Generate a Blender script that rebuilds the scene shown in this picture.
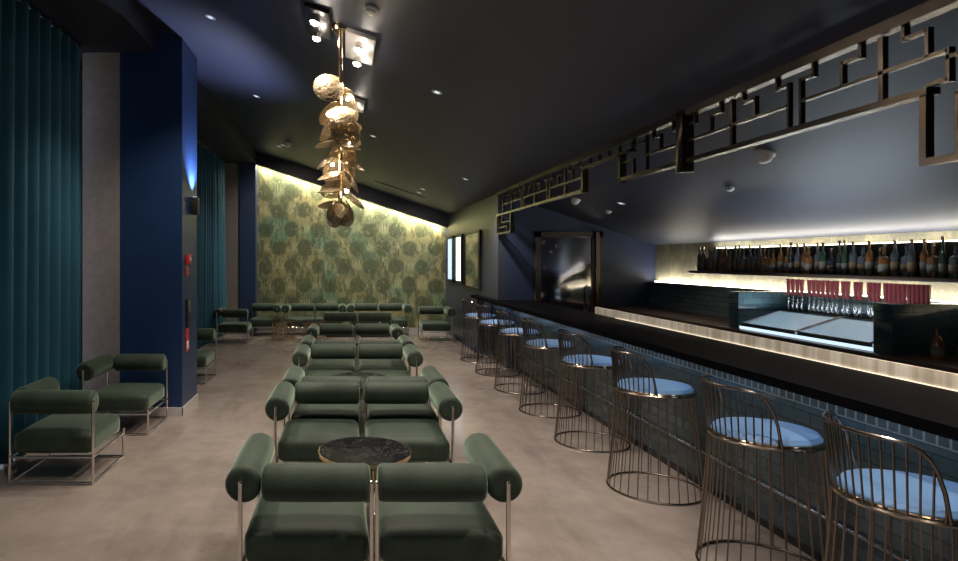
import bpy, bmesh, math, random
from mathutils import Vector, Matrix
PI = math.pi
S = bpy.context.scene
for o in list(bpy.data.objects): bpy.data.objects.remove(o)
COL = S.collection

# ------------------------------------------------------------------ camera, world, exposure
cam = bpy.data.cameras.new('camera'); camo = bpy.data.objects.new('camera', cam); COL.objects.link(camo)
camo.location = (0, 0, 1.7); camo.rotation_euler = (PI/2, 0, 0)
cam.sensor_width = 36; cam.lens = 36*610/958; cam.shift_x = 0.1409; cam.shift_y = -0.0214
cam.clip_start = 0.05
S.camera = camo
w = bpy.data.worlds.new('world'); S.world = w; w.use_nodes = True
w.node_tree.nodes['Background'].inputs[0].default_value = (0.05, 0.07, 0.1, 1)
w.node_tree.nodes['Background'].inputs[1].default_value = 0.3
S.view_settings.view_transform = 'Standard'; S.view_settings.look = 'None'
S.view_settings.exposure = 0.18; S.view_settings.gamma = 1; S.view_settings.use_curve_mapping = False

def light(name, kind, loc, power, color=(1,1,1), rot=(0,0,0), **kw):
    l = bpy.data.lights.new(name, kind); l.energy = power; l.color = color
    for k, v in kw.items(): setattr(l, k, v)
    o = bpy.data.objects.new(name, l); COL.objects.link(o); o.location = loc; o.rotation_euler = rot
    return o
WARM = (1.0, 0.86, 0.72); COOL = (0.62, 0.74, 1.0)
def ceil_z(x): return 3.546 - 0.33*x
# LED strips of the coves, shelves and ice wells (area lamps lying along the strips)
SLOPE = math.atan(0.33)
light('wallpaper_cove_light', 'AREA', (0.17, 14.40, ceil_z(0.17)-0.26), 75, (1.0, 0.93, 0.74), (math.radians(12), SLOPE, 0), shape='RECTANGLE', size=4.6, size_y=0.10)
light('ledge_strip_light', 'AREA', (4.81, 6.5, 1.380), 24, (1.0, 0.93, 0.82), (PI+math.radians(14), 0, PI/2), shape='RECTANGLE', size=6.0, size_y=0.03)
light('shelf_strip_light', 'AREA', (4.81, 5.8, 1.862), 11, (1.0, 0.95, 0.85), (PI, math.radians(0), PI/2), shape='RECTANGLE', size=4.4, size_y=0.03)
# recessed ceiling downlights, some later entries added just for brightness: (x, y, power)
DOWN = [(-1.24, 5.66, 150), (-1.2, 8.34, 60), (0.864, 5.67, 150), (0.4, 8.43, 95), (-1.19, 11.87, 70), (0.6, 2.6, 130), (-1.24, 2.6, 130), (1.5, 11.6, 80), (1.7, 2.55, 120), (1.85, 9.3, 230), (3.45, 7.6, 45), (3.45, 2.6, 60), (1.2, 0.4, 45), (-1.0, -0.2, 40)]

# ------------------------------------------------------------------ helpers
def prop(o, label=None, cat=None, group=None, kind=None):
    if label: o['label'] = label
    if cat: o['category'] = cat
    if group: o['group'] = group
    if kind: o['kind'] = kind
    return o
def mk(name, bm, mat, parent=None, smooth=True, angle=0.7):
    bmesh.ops.recalc_face_normals(bm, faces=bm.faces)
    me = bpy.data.meshes.new(name); 
    if smooth:
        for f in bm.faces: f.smooth = True
        for e in bm.edges:
            if len(e.link_faces) == 2 and e.calc_face_angle(0) > angle: e.smooth = False
    bm.to_mesh(me); bm.free()
    for m in (mat if isinstance(mat, (list, tuple)) else [mat]): me.materials.append(m)
    o = bpy.data.objects.new(name, me); COL.objects.link(o)
    if parent: o.parent = parent
    return o
def thing(name, loc, label, cat, group=None, rz=0):
    o = bpy.data.objects.new(name, None); COL.objects.link(o); o.location = loc; o.rotation_euler = (0, 0, rz)
    o.empty_display_size = 0.1
    return prop(o, label, cat, group)
def copy_tree(o, parent=None):
    c = o.copy(); COL.objects.link(c)
    if parent: c.parent = parent
    for ch in list(o.children): copy_tree(ch, c)
    return c
def B(): return bmesh.new()
def box(bm, x0, x1, y0, y1, z0, z1):
    v = [bm.verts.new(p) for p in ((x0,y0,z0),(x1,y0,z0),(x1,y1,z0),(x0,y1,z0),(x0,y0,z1),(x1,y0,z1),(x1,y1,z1),(x0,y1,z1))]
    for f in ((0,3,2,1),(4,5,6,7),(0,1,5,4),(1,2,6,5),(2,3,7,6),(3,0,4,7)): bm.faces.new([v[i] for i in f])
    return bm
def bbox(bm, x0, x1, y0, y1, z0, z1, r=0.006, seg=2):
    b2 = B(); box(b2, x0, x1, y0, y1, z0, z1)
    bmesh.ops.bevel(b2, geom=list(b2.edges), offset=r, segments=seg, affect='EDGES', profile=0.5)
    me = bpy.data.meshes.new('t'); b2.to_mesh(me); b2.free(); bm.from_mesh(me); bpy.data.meshes.remove(me)
    return bm
def prism(bm, pts, axis, a0, a1):
    """pts: polygon in the plane across axis ('x','y','z'), extruded from a0 to a1"""
    def P(p, a): return {'x': (a, p[0], p[1]), 'y': (p[0], a, p[1]), 'z': (p[0], p[1], a)}[axis]
    A = [bm.verts.new(P(p, a0)) for p in pts]; Z = [bm.verts.new(P(p, a1)) for p in pts]
    n = len(pts)
    bm.faces.new(A); bm.faces.new(list(reversed(Z)))
    for i in range(n): bm.faces.new((A[i], A[(i+1) % n], Z[(i+1) % n], Z[i]))
    return bm
def tube(bm, pts, r, n=8, closed=False):
    pts = [Vector(p) for p in pts]; m = len(pts); rings = []
    up = None
    for i, p in enumerate(pts):
        if closed: t = pts[(i+1) % m] - pts[i-1]
        else: t = pts[min(i+1, m-1)] - pts[max(i-1, 0)]
        t.normalize()
        if up is None:
            up = Vector((0,0,1)) if abs(t.z) < 0.9 else Vector((1,0,0))
        s = t.cross(up); s.normalize(); u = s.cross(t); up = u
        rings.append([bm.verts.new(p + s*(r*math.cos(2*PI*k/n)) + u*(r*math.sin(2*PI*k/n))) for k in range(n)])
    for i in range(m if closed else m-1):
        a, b = rings[i], rings[(i+1) % m]
        for k in range(n): bm.faces.new((a[k], a[(k+1) % n], b[(k+1) % n], b[k]))
    if not closed:
        bm.faces.new(list(reversed(rings[0]))); bm.faces.new(rings[-1])
    return bm
def lathe(bm, prof, n=20, M=None):
    """prof: list of (r, z); M places it"""
    M = M or Matrix(); rings = []
    for r, z in prof:
        if r < 1e-6: rings.append([bm.verts.new(M @ Vector((0, 0, z)))])
        else: rings.append([bm.verts.new(M @ Vector((r*math.cos(2*PI*k/n), r*math.sin(2*PI*k/n), z))) for k in range(n)])
    for a, b in zip(rings[:-1], rings[1:]):
        for k in range(n):
            k2 = (k+1) % n
            if len(a) == 1 and len(b) == 1: continue
            if len(a) == 1: bm.faces.new((a[0], b[k2], b[k]))
            elif len(b) == 1: bm.faces.new((a[k], a[k2], b[0]))
            else: bm.faces.new((a[k], a[k2], b[k2], b[k]))
    return bm
def circle(r, z, n=40, c=(0,0), a0=0, a1=2*PI, closed=True):
    k = n if closed else n+1
    return [(c[0]+r*math.cos(a0+(a1-a0)*i/n), c[1]+r*math.sin(a0+(a1-a0)*i/n), z) for i in range(k)]
def cushion(bm, sx, sy, z0, z1, r, crown=0.02, cuts=10):
    b2 = B(); bmesh.ops.create_cube(b2, size=2)
    bmesh.ops.subdivide_edges(b2, edges=list(b2.edges), cuts=cuts, use_grid_fill=True)
    sz = (z1-z0)/2; cz = (z0+z1)/2; s = (sx, sy, sz)
    for v in b2.verts:
        q = []
        for i in range(3):
            c = v.co[i]; c = math.copysign(abs(c)**0.75, c); q.append(c*s[i])
        q = Vector(q); inn = Vector([max(-(s[i]-r), min(s[i]-r, q[i])) for i in range(3)])
        d = q - inn
        if d.length > 1e-9: q = inn + d.normalized()*r
        fx = max(0, 1-(q.x/sx)**2); fy = max(0, 1-(q.y/sy)**2)
        if q.z > 0: q.z += crown*(fx*fy)**0.6
        v.co = q + Vector((0, 0, cz))
    me = bpy.data.meshes.new('t'); b2.to_mesh(me); b2.free(); bm.from_mesh(me); bpy.data.meshes.remove(me)
    return bm

# ------------------------------------------------------------------ materials
class N:
    """tiny expression wrapper over shader math nodes"""
    t = None
    def __init__(s, sock): s.s = sock
    def op(s, o, b=None, c=None):
        n = N.t.nodes.new('ShaderNodeMath'); n.operation = o
        for i, x in enumerate((s, b, c)):
            if x is None: continue
            if isinstance(x, N): N.t.links.new(x.s, n.inputs[i])
            else: n.inputs[i].default_value = x
        return N(n.outputs[0])
    def __add__(s, b): return s.op('ADD', b)
    def __sub__(s, b): return s.op('SUBTRACT', b)
    def __mul__(s, b): return s.op('MULTIPLY', b)
    def __truediv__(s, b): return s.op('DIVIDE', b)
def smooth(x, a, b):
    n = N.t.nodes.new('ShaderNodeMapRange'); n.interpolation_type = 'SMOOTHSTEP'
    N.t.links.new(x.s, n.inputs[0]); n.inputs[1].default_value = a; n.inputs[2].default_value = b
    return N(n.outputs[0])
def new_mat(name):
    m = bpy.data.materials.new(name); m.use_nodes = True; N.t = m.node_tree
    return m, m.node_tree.nodes['Principled BSDF']
def lk(a, b): N.t.links.new(a.s if isinstance(a, N) else a, b)
def noise(scale, detail=4, vec=None, rough=0.55, out=0):
    n = N.t.nodes.new('ShaderNodeTexNoise'); n.inputs['Scale'].default_value = scale; n.inputs['Detail'].default_value = detail
    n.inputs['Roughness'].default_value = rough
    if vec is not None: lk(vec, n.inputs['Vector'])
    return N(n.outputs[out])
def coord(kind='Object'):
    n = N.t.nodes.new('ShaderNodeTexCoord'); return n.outputs[kind]
def mapping(vec, scale=(1,1,1), rot=(0,0,0), loc=(0,0,0)):
    n = N.t.nodes.new('ShaderNodeMapping'); lk(vec, n.inputs[0]); n.inputs['Scale'].default_value = scale
    n.inputs['Rotation'].default_value = rot; n.inputs['Location'].default_value = loc
    return n.outputs[0]
def mixc(f, a, b, mode='MIX'):
    n = N.t.nodes.new('ShaderNodeMix'); n.data_type = 'RGBA'; n.blend_type = mode
    for i, x in ((0, f), (6, a), (7, b)):
        if isinstance(x, N): lk(x, n.inputs[i])
        elif isinstance(x, (int, float)): n.inputs[i].default_value = x
        elif isinstance(x, tuple): n.inputs[i].default_value = (*x, 1)
        else: lk(x, n.inputs[i])
    return N(n.outputs[2])
def bump(p, h, strength=0.3, dist=0.02):
    n = N.t.nodes.new('ShaderNodeBump'); n.inputs['Strength'].default_value = strength; n.inputs['Distance'].default_value = dist
    lk(h, n.inputs['Height']); lk(n.outputs[0], p.inputs['Normal'])
def plain(name, col, rough=0.5, metal=0.0, var=0.12, scale=8, spec=0.5, bumpy=0.0, sheen=0.0, coat=0.0, tint=None):
    m, p = new_mat(name)
    c = noise(scale, 4, coord())
    dark = tuple(x*(1-var) for x in col); lite = tuple(min(1, x*(1+var)) for x in col)
    lk(mixc(c, dark, lite), p.inputs['Base Color'])
    p.inputs['Roughness'].default_value = rough; p.inputs['Metallic'].default_value = metal
    p.inputs['Specular IOR Level'].default_value = spec
    if sheen: p.inputs['Sheen Weight'].default_value = sheen; p.inputs['Sheen Roughness'].default_value = 0.35; p.inputs['Sheen Tint'].default_value = tint or (0.7, 0.8, 0.9, 1)
    if coat: p.inputs['Coat Weight'].default_value = coat
    if bumpy: bump(p, noise(scale*12, 3, coord()), bumpy, 0.01)
    return m
def emit(name, col, strength):
    m, p = new_mat(name); p.inputs['Base Color'].default_value = (*col, 1)
    p.inputs['Emission Color'].default_value = (*col, 1); p.inputs['Emission Strength'].default_value = strength
    return m
def glass(name, col, rough=0.03, trans=1.0):
    m, p = new_mat(name); p.inputs['Base Color'].default_value = (*col, 1); p.inputs['Roughness'].default_value = rough
    p.inputs['Transmission Weight'].default_value = trans; p.inputs['IOR'].default_value = 1.45
    return m
def floor_mat():
    m, p = new_mat('polished_concrete'); v = coord()
    a = noise(0.9, 6, v, 0.6); b = noise(5, 8, v, 0.65); c = noise(38, 4, v)
    s = noise(1.6, 5, mapping(v, (1, 0.25, 1), (0,0,0.5)), 0.7)
    base = mixc(smooth(a, .3, .7), (0.22, 0.184, 0.163), (0.30, 0.26, 0.235))
    base = mixc(smooth(b, .42, .66)*0.35, base, (0.36, 0.315, 0.29))
    base = mixc(smooth(s, .48, .70)*0.4, base, (0.13, 0.105, 0.09))
    base = mixc(smooth(c, .55, .75)*0.2, base, (0.12, 0.10, 0.09))
    lk(base, p.inputs['Base Color'])
    lk(b*0.16+0.12, p.inputs['Roughness']); p.inputs['Specular IOR Level'].default_value = 0.45
    return m
def wallpaper_mat(name, axis):
    """fans of palm leaves in staggered rows; axis: which object axis runs along the wall"""
    m, p = new_mat(name)
    sx = N.t.nodes.new('ShaderNodeSeparateXYZ'); lk(coord(), sx.inputs[0])
    u = N(sx.outputs['X' if axis == 'x' else 'Y']); v = N(sx.outputs['Z'])
    W, H = 0.62, 0.44
    wob = noise(2.6, 4, coord()); wob2 = noise(7, 3, coord())
    v2 = v + (wob-0.5)*0.2
    row = (v2/H).op('FLOOR'); odd = (row*0.5).op('FRACT')
    cu = ((u + (wob2-0.5)*0.11)/W + odd).op('FRACT') - 0.5; cv = (v2/H).op('FRACT') - 0.5
    X = cu*W; Y = cv*H
    r = (X*X + Y*Y).op('SQRT'); ang = Y.op('ARCTAN2', X)
    veins = ((ang*24 + wob2*6).op('SINE')*0.5 + 0.5)
    # a second layer of drooping fronds between the round leaves
    cu2 = (u/W + odd + 0.5).op('FRACT') - 0.5; cv2 = (v2/H).op('FRACT') - 0.28
    X2 = cu2*W; Y2 = cv2*H
    r2 = (X2*X2 + Y2*Y2).op('SQRT'); a2 = Y2.op('ARCTAN2', X2)
    v22 = ((a2*18 + wob2*5).op('SINE')*0.5 + 0.5)
    frond = smooth(r2, .30, .12)*smooth(v22, .3, .6)*smooth(Y2, -0.03, 0.05)
    blob = smooth(r + (wob2-0.5)*0.08, .215, .15)
    big = noise(0.55, 2, coord()); big2 = noise(0.8, 2, mapping(coord(), loc=(7.3, 3.1, 2.2)))
    ground = mixc(smooth(big, .38, .62), (0.17, 0.19, 0.10), (0.34, 0.30, 0.13))
    ground = mixc(smooth(big2, .52, .68), ground, (0.13, 0.23, 0.14))
    lit = mixc(0.55, ground, (0.62, 0.61, 0.34))
    fine = noise(11, 5, mapping(coord(), (1,1,0.4)), 0.65)
    c = mixc(frond*0.85, ground, lit)
    c = mixc(smooth(fine, .44, .62)*0.75, c, (0.06, 0.07, 0.035))
    leaf = mixc(veins, (0.012, 0.022, 0.012), (0.11, 0.14, 0.06))
    c = mixc(blob*(smooth(fine, .66, .36)*0.5+0.45), c, leaf)
    c = mixc(smooth(noise(17, 4, mapping(coord(), (1,1,0.5), loc=(3,1,5)), 0.7), .56, .72)*0.55, c, (0.55, 0.54, 0.30))
    if axis == 'y': c = mixc(0.6, c, (0.20, 0.175, 0.14))
    lk(c, p.inputs['Base Color']); p.inputs['Roughness'].default_value = 0.6
    bump(p, veins*blob, 0.12, 0.01)
    return m
def tile_mat(name, c1, c2, mortar, axis, bw=0.24, bh=0.075, rough=0.16, ms=0.004, off=0.5):
    m, p = new_mat(name)
    sx = N.t.nodes.new('ShaderNodeSeparateXYZ'); lk(coord(), sx.inputs[0])
    cx = N.t.nodes.new('ShaderNodeCombineXYZ')
    lk(sx.outputs['X' if axis == 'x' else 'Y'], cx.inputs[0]); lk(sx.outputs['Z'], cx.inputs[1])
    b = N.t.nodes.new('ShaderNodeTexBrick'); lk(cx.outputs[0], b.inputs['Vector'])
    b.inputs['Color1'].default_value = (*c1, 1); b.inputs['Color2'].default_value = (*c2, 1); b.inputs['Mortar'].default_value = (*mortar, 1)
    b.inputs['Scale'].default_value = 1.0; b.inputs['Mortar Size'].default_value = ms; b.offset = off; b.inputs['Mortar Smooth'].default_value = 0.4
    b.inputs['Brick Width'].default_value = bw; b.inputs['Row Height'].default_value = bh
    n = noise(16, 3, coord())
    lk(mixc(n*0.35, b.outputs['Color'], (0.10, 0.16, 0.18)), p.inputs['Base Color'])
    p.inputs['Roughness'].default_value = rough
    h = N(b.outputs['Fac'])*-0.6 + noise(6, 2, coord())*0.5
    bump(p, h, 0.35, 0.012)
    return m
def marble_mat(name, base, vein):
    m, p = new_mat(name); v = coord()
    n = noise(4, 8, v, 0.7)
    k = smooth(((n - 0.5)).op('ABSOLUTE'), 0.012, 0.0)
    lk(mixc(k*0.3, base, vein), p.inputs['Base Color']); p.inputs['Roughness'].default_value = 0.25; p.inputs['Specular IOR Level'].default_value = 0.04
    return m
def velvet_mat(name, col):
    m, p = new_mat(name); v = coord()
    n = noise(5, 5, v, 0.6); f = noise(160, 2, v)
    lk(mixc(smooth(n, .3, .7), tuple(x*0.75 for x in col), tuple(x*1.3 for x in col)), p.inputs['Base Color'])
    p.inputs['Roughness'].default_value = 0.62; p.inputs['Specular IOR Level'].default_value = 0.3
    p.inputs['Sheen Weight'].default_value = 0.65; p.inputs['Sheen Roughness'].default_value = 0.38
    p.inputs['Sheen Tint'].default_value = (0.64, 0.84, 0.68, 1)
    bump(p, n*0.7+f*0.15, 0.18, 0.02)
    return m
def shell_mat():
    m, p = new_mat('pierced_brass_shell'); v = coord()
    vo = N.t.nodes.new('ShaderNodeTexVoronoi'); vo.inputs['Scale'].default_value = 48; lk(v, vo.inputs['Vector'])
    d = N(vo.outputs['Distance'])
    lk(mixc(noise(14, 4, v), (0.34, 0.25, 0.14), (0.60, 0.48, 0.31)), p.inputs['Base Color'])
    p.inputs['Metallic'].default_value = 0.7; p.inputs['Roughness'].default_value = 0.33
    lk(smooth(d, .22, .38)*0.75+0.12, p.inputs['Alpha'])
    bump(p, d, 0.4, 0.01)
    return m
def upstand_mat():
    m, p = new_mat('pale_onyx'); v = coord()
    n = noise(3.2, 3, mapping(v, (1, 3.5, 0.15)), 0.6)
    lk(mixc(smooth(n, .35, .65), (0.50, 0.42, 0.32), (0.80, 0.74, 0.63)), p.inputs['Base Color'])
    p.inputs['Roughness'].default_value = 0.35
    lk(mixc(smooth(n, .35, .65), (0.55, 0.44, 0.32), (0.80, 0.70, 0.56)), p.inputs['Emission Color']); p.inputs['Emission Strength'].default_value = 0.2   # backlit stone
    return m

M = {}
M['floor'] = floor_mat()
M['navy'] = plain('navy_wall_paint', (0.018, 0.035, 0.095), 0.5, var=0.2, scale=2)
M['navy_gloss'] = plain('navy_column_panel', (0.010, 0.032, 0.10), 0.38, var=0.2, scale=2)
M['ceiling'] = plain('midnight_ceiling_paint', (0.027, 0.033, 0.056), 0.5, var=0.15, scale=1.5)
M['soffit'] = plain('dark_soffit_paint', (0.013, 0.014, 0.022), 0.6, var=0.15, scale=2)
M['plaster'] = plain('rough_grey_plaster', (0.24, 0.205, 0.19), 0.85, var=0.25, scale=14, bumpy=0.5)
M['trim'] = plain('pale_skirting', (0.45, 0.43, 0.44), 0.35, var=0.1)
M['wallpaper'] = wallpaper_mat('palm_wallpaper', 'x')
M['barpaper'] = wallpaper_mat('palm_wallpaper_back_bar', 'y')
M['curtain'] = plain('teal_curtain_velvet', (0.010, 0.092, 0.150), 0.7, var=0.25, scale=3, sheen=0.5, tint=(0.35, 0.75, 0.95, 1))
M['velvet'] = velvet_mat('green_velvet', (0.024, 0.038, 0.026))
M['chrome'] = plain('warm_chrome', (0.84, 0.79, 0.75), 0.18, 1.0, var=0.06)
M['steel'] = plain('brushed_steel', (0.52, 0.52, 0.54), 0.26, 1.0, var=0.08)
M['bronze'] = plain('aged_bronze', (0.11, 0.09, 0.07), 0.24, 0.9, var=0.3, scale=20)
M['wire'] = plain('gunmetal_wire', (0.27, 0.23, 0.20), 0.24, 1.0, var=0.15)
M['brass'] = plain('polished_brass', (0.78, 0.58, 0.36), 0.2, 1.0, var=0.1)
M['seatblue'] = plain('pale_blue_seat_velvet', (0.16, 0.32, 0.62), 0.6, var=0.1, scale=3, sheen=0.25)
M['marble'] = marble_mat('black_marble', (0.008, 0.009, 0.011), (0.16, 0.17, 0.17))
M['bartop'] = plain('black_stone_bar_top', (0.003, 0.003, 0.004), 0.5, var=0.3, spec=0.015)
M['bartile'] = tile_mat('petrol_glazed_tile', (0.022, 0.036, 0.042), (0.042, 0.062, 0.070), (0.008, 0.011, 0.013), 'y')
M['fascia'] = tile_mat('fascia_small_tile', (0.02, 0.02, 0.022), (0.035, 0.032, 0.03), (0.14, 0.16, 0.17), 'y', 0.062, 0.062, ms=0.008, off=0)
M['greentile'] = tile_mat('dark_green_wall_tile', (0.07, 0.10, 0.095), (0.11, 0.145, 0.135), (0.03, 0.035, 0.035), 'y', 0.2, 0.065)
M['greentile_x'] = tile_mat('dark_green_divider_tile', (0.022, 0.050, 0.060), (0.040, 0.075, 0.085), (0.012, 0.016, 0.018), 'x', 0.2, 0.065)
M['wood'] = plain('dark_walnut', (0.050, 0.030, 0.022), 0.3, var=0.4, scale=6)
M['stub'] = plain('slate_blue_wall_paint', (0.045, 0.052, 0.082), 0.36, var=0.15, scale=2)
M['doorwall'] = plain('blue_bar_wall_paint', (0.030, 0.046, 0.105), 0.45, var=0.15, scale=2)
M['black'] = plain('black_plastic', (0.012, 0.012, 0.014), 0.4, var=0.1)
M['white'] = plain('white_plastic', (0.72, 0.70, 0.66), 0.4, var=0.05)
M['red'] = plain('red_plastic', (0.55, 0.03, 0.035), 0.35, var=0.1)
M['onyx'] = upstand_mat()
M['led'] = emit('warm_led', (1.0, 0.92, 0.74), 9)
M['led_bar'] = emit('warm_led_bar', (1.0, 0.90, 0.72), 0.8)
M['led_cool'] = emit('cool_led', (0.66, 0.84, 1.0), 1.0)
M['led_well'] = emit('ice_well_led', (0.66, 0.86, 1.0), 0.62)
M['lamp'] = emit('lamp_bulb', (1.0, 0.93, 0.82), 60)
M['slot'] = emit('lit_slot', (0.92, 0.95, 1.0), 2.4)
M['slot_blue'] = emit('lit_slot_blue', (0.45, 0.60, 0.95), 1.0)
M['daylight'] = emit('curtained_daylight', (0.75, 0.85, 1.0), 0.5)
M['mirror'] = plain('smoked_mirror', (0.55, 0.56, 0.52), 0.05, 1.0, var=0.03)
M['doorsteel'] = plain('polished_door_steel', (0.62, 0.60, 0.62), 0.10, 1.0, var=0.04)
M['shell'] = shell_mat()
M['iceglass'] = glass('frosted_lid_glass', (0.86, 0.94, 0.98), 0.25)
M['clear'] = glass('clear_tumbler_glass', (0.95, 0.97, 0.97), 0.05)
M['redglass'] = plain('red_tumbler_glass', (0.15, 0.028, 0.03), 0.15, var=0.2, scale=30, coat=0.5)
M['g_clear'] = plain('clear_bottle_glass', (0.06, 0.062, 0.066), 0.08, var=0.3, scale=30, coat=0.6)
M['g_amber'] = plain('amber_bottle_glass', (0.14, 0.055, 0.012), 0.08, var=0.3, scale=30, coat=0.6)
M['g_green'] = plain('green_bottle_glass', (0.022, 0.045, 0.024), 0.08, var=0.3, scale=30, coat=0.6)
M['g_dark'] = plain('dark_bottle_glass', (0.022, 0.02, 0.022), 0.08, var=0.3, scale=30, coat=0.6)
M['paper'] = plain('cream_paper_label', (0.12, 0.105, 0.085), 0.7, var=0.15, scale=40)
M['paper_dark'] = plain('brown_paper_label', (0.13, 0.075, 0.035), 0.7, var=0.15, scale=40)

# ------------------------------------------------------------------ the setting
def struct(name, bm, mat, smooth=False):
    return prop(mk(name, bm, mat, None, smooth), kind='structure')
XL, XR, YB, YF = -3.15, 4.88, 14.5, -3.2
XS = 2.416                      # stub wall and fretwork plane
YD = 9.57                       # wall with the steel door
struct('floor', box(B(), XL-0.3, XR+0.3, YF-0.2, YB+0.4, -0.2, 0), M['floor'])
bm = B(); x0, x1 = XL-0.3, XR+0.3
prism(bm, [(x0, ceil_z(x0)), (x1, ceil_z(x1)), (x1, ceil_z(x1)+0.3), (x0, ceil_z(x0)+0.3)], 'y', YF-0.2, YB+0.4)
struct('ceiling', bm, M['ceiling'])
def slope_wall(name, xa, xb, ya, yb, mat):
    bm = B(); prism(bm, [(xa, 0), (xb, 0), (xb, ceil_z(xb)), (xa, ceil_z(xa))], 'y', ya, yb)
    return struct(name, bm, mat)
slope_wall('wall_back', -2.2, XS+0.13, YB, YB+0.2, M['wallpaper'])
slope_wall('wall_front', XL-0.2, XR+0.2, YF-0.2, YF, M['navy'])
bm = B(); xa, xb_ = XS, XS+0.13
def quad_prism(z0, ya, yb): prism(bm, [(xa, z0), (xb_, z0), (xb_, ceil_z(xb_)), (xa, ceil_z(xa))], 'y', ya, yb)
quad_prism(1.0705, YD, 11.1); quad_prism(0.0, 11.1, YB)
struct('wall_stub', bm, M['stub'])
slope_wall('wall_door', XS+0.13, XR, YD, YD+0.2, M['doorwall'])
slope_wall('wall_right', XR, XR+0.2, YF, YD, M['barpaper'])
# left wall with two tall windows behind the curtains
bm = B(); prism(bm, [(XL-0.15, 0), (XL, 0), (XL, ceil_z(XL)), (XL-0.15, ceil_z(XL-0.15))], 'y', YF, YB+0.2)
struct('wall_left', bm, M['plaster'])
for i, (ya, yb) in enumerate(((-1.5, 6.6), (7.6, 14.0))):
    g = struct('window_%d' % (i+1), box(B(), XL+0.002, XL+0.02, ya, yb, 0.05, 3.9), M['daylight'])
    fr = B()
    n = int((yb-ya)/1.2)
    for k in range(n+1):
        y = ya+(yb-ya)*k/n; box(fr, XL+0.021, XL+0.06, y-0.03, y+0.03, 0.0, 3.95)
    mk('window_frame', fr, M['black'], g, False)
# bay soffit beam over the windows
struct('beam', box(B(), XL+0.001, -2.05, YF, YB-0.0, 3.97, 4.215), M['soffit'])
# plaster piers and navy columns
def pillar(name, xa, xb, ya, yb, zt, mat): return struct(name, box(B(), xa, xb, ya, yb, 0, zt), mat)
pillar('pier', -2.86, -2.452, 6.67, 7.34, 3.969, M['plaster'])
pillar('pier', -2.90, -2.44, 14.3, 14.49, 3.969, M['plaster'])
bm = B(); prism(bm, [(-2.45, 0), (-1.77, 0), (-1.77, ceil_z(-1.77)), (-2.45, ceil_z(-2.45))], 'y', 6.67, 7.345)
struct('column', bm, M['navy_gloss'])
pillar('column', -2.43, -2.06, 14.2, 14.49, 3.969, M['navy'])
bm = B(); box(bm, -2.46, -1.758, 6.655, 6.669, 0.0, 0.09); box(bm, -1.769, -1.755, 6.655, 7.36, 0.0, 0.09)
struct('baseboard_column', bm, M['trim'])
struct('baseboard_back', box(B(), -2.05, XS-0.001, YB-0.018, YB-0.001, 0, 0.09), M['trim'])
struct('baseboard_stub', box(B(), XS-0.016, XS-0.001, 11.2, YB-0.02, 0, 0.09), M['navy'])
# cove beam in front of the wallpaper, following the slope, with its strip of light
def slope_band(bm, xa, xb, ya, yb, d0, d1):
    return prism(bm, [(xa, ceil_z(xa)-d0), (xb, ceil_z(xb)-d0), (xb, ceil_z(xb)-d1), (xa, ceil_z(xa)-d1)], 'y', ya, yb)
struct('beam_cove', slope_band(B(), -2.05, XS-0.001, 14.18, 14.34, 0.29, 0.001), M['soffit'])
led = thing('cove_light_strip', (0, 14.46, 0), 'long warm glowing light strip along the sloping top of the palm wallpaper', 'light strip')
mk('diffuser', slope_band(B(), -2.05, XS-0.002, -0.012, 0.012, 0.27, 0.24), M['led'], led, False)

# the steel door in the far bar wall
dr = prop(thing('door_1', (3.51, YD, 0), 'tall polished steel door with dark frame in the navy bar wall', 'door'), kind='structure')
mk('door_leaf', bbox(B(), -0.44, 0.36, -0.05, -0.012, 0.01, 2.06, 0.004), M['doorsteel'], dr)
bm = B(); box(bm, -0.52, -0.44, -0.07, -0.001, 0, 2.14); box(bm, 0.36, 0.52, -0.07, -0.001, 0, 2.14); box(bm, -0.52, 0.52, -0.07, -0.001, 2.06, 2.14)
mk('door_frame', bm, M['wood'], dr, False)
mk('door_post', box(B(), 0.40, 0.46, -0.11, -0.071, 0, 2.14), M['bronze'], dr, False)
mk('door_handle', tube(B(), [(0.28, -0.052, 0.9), (0.28, -0.10, 0.92), (0.28, -0.10, 1.28), (0.28, -0.052, 1.30)], 0.012), M['steel'], dr)

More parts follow.
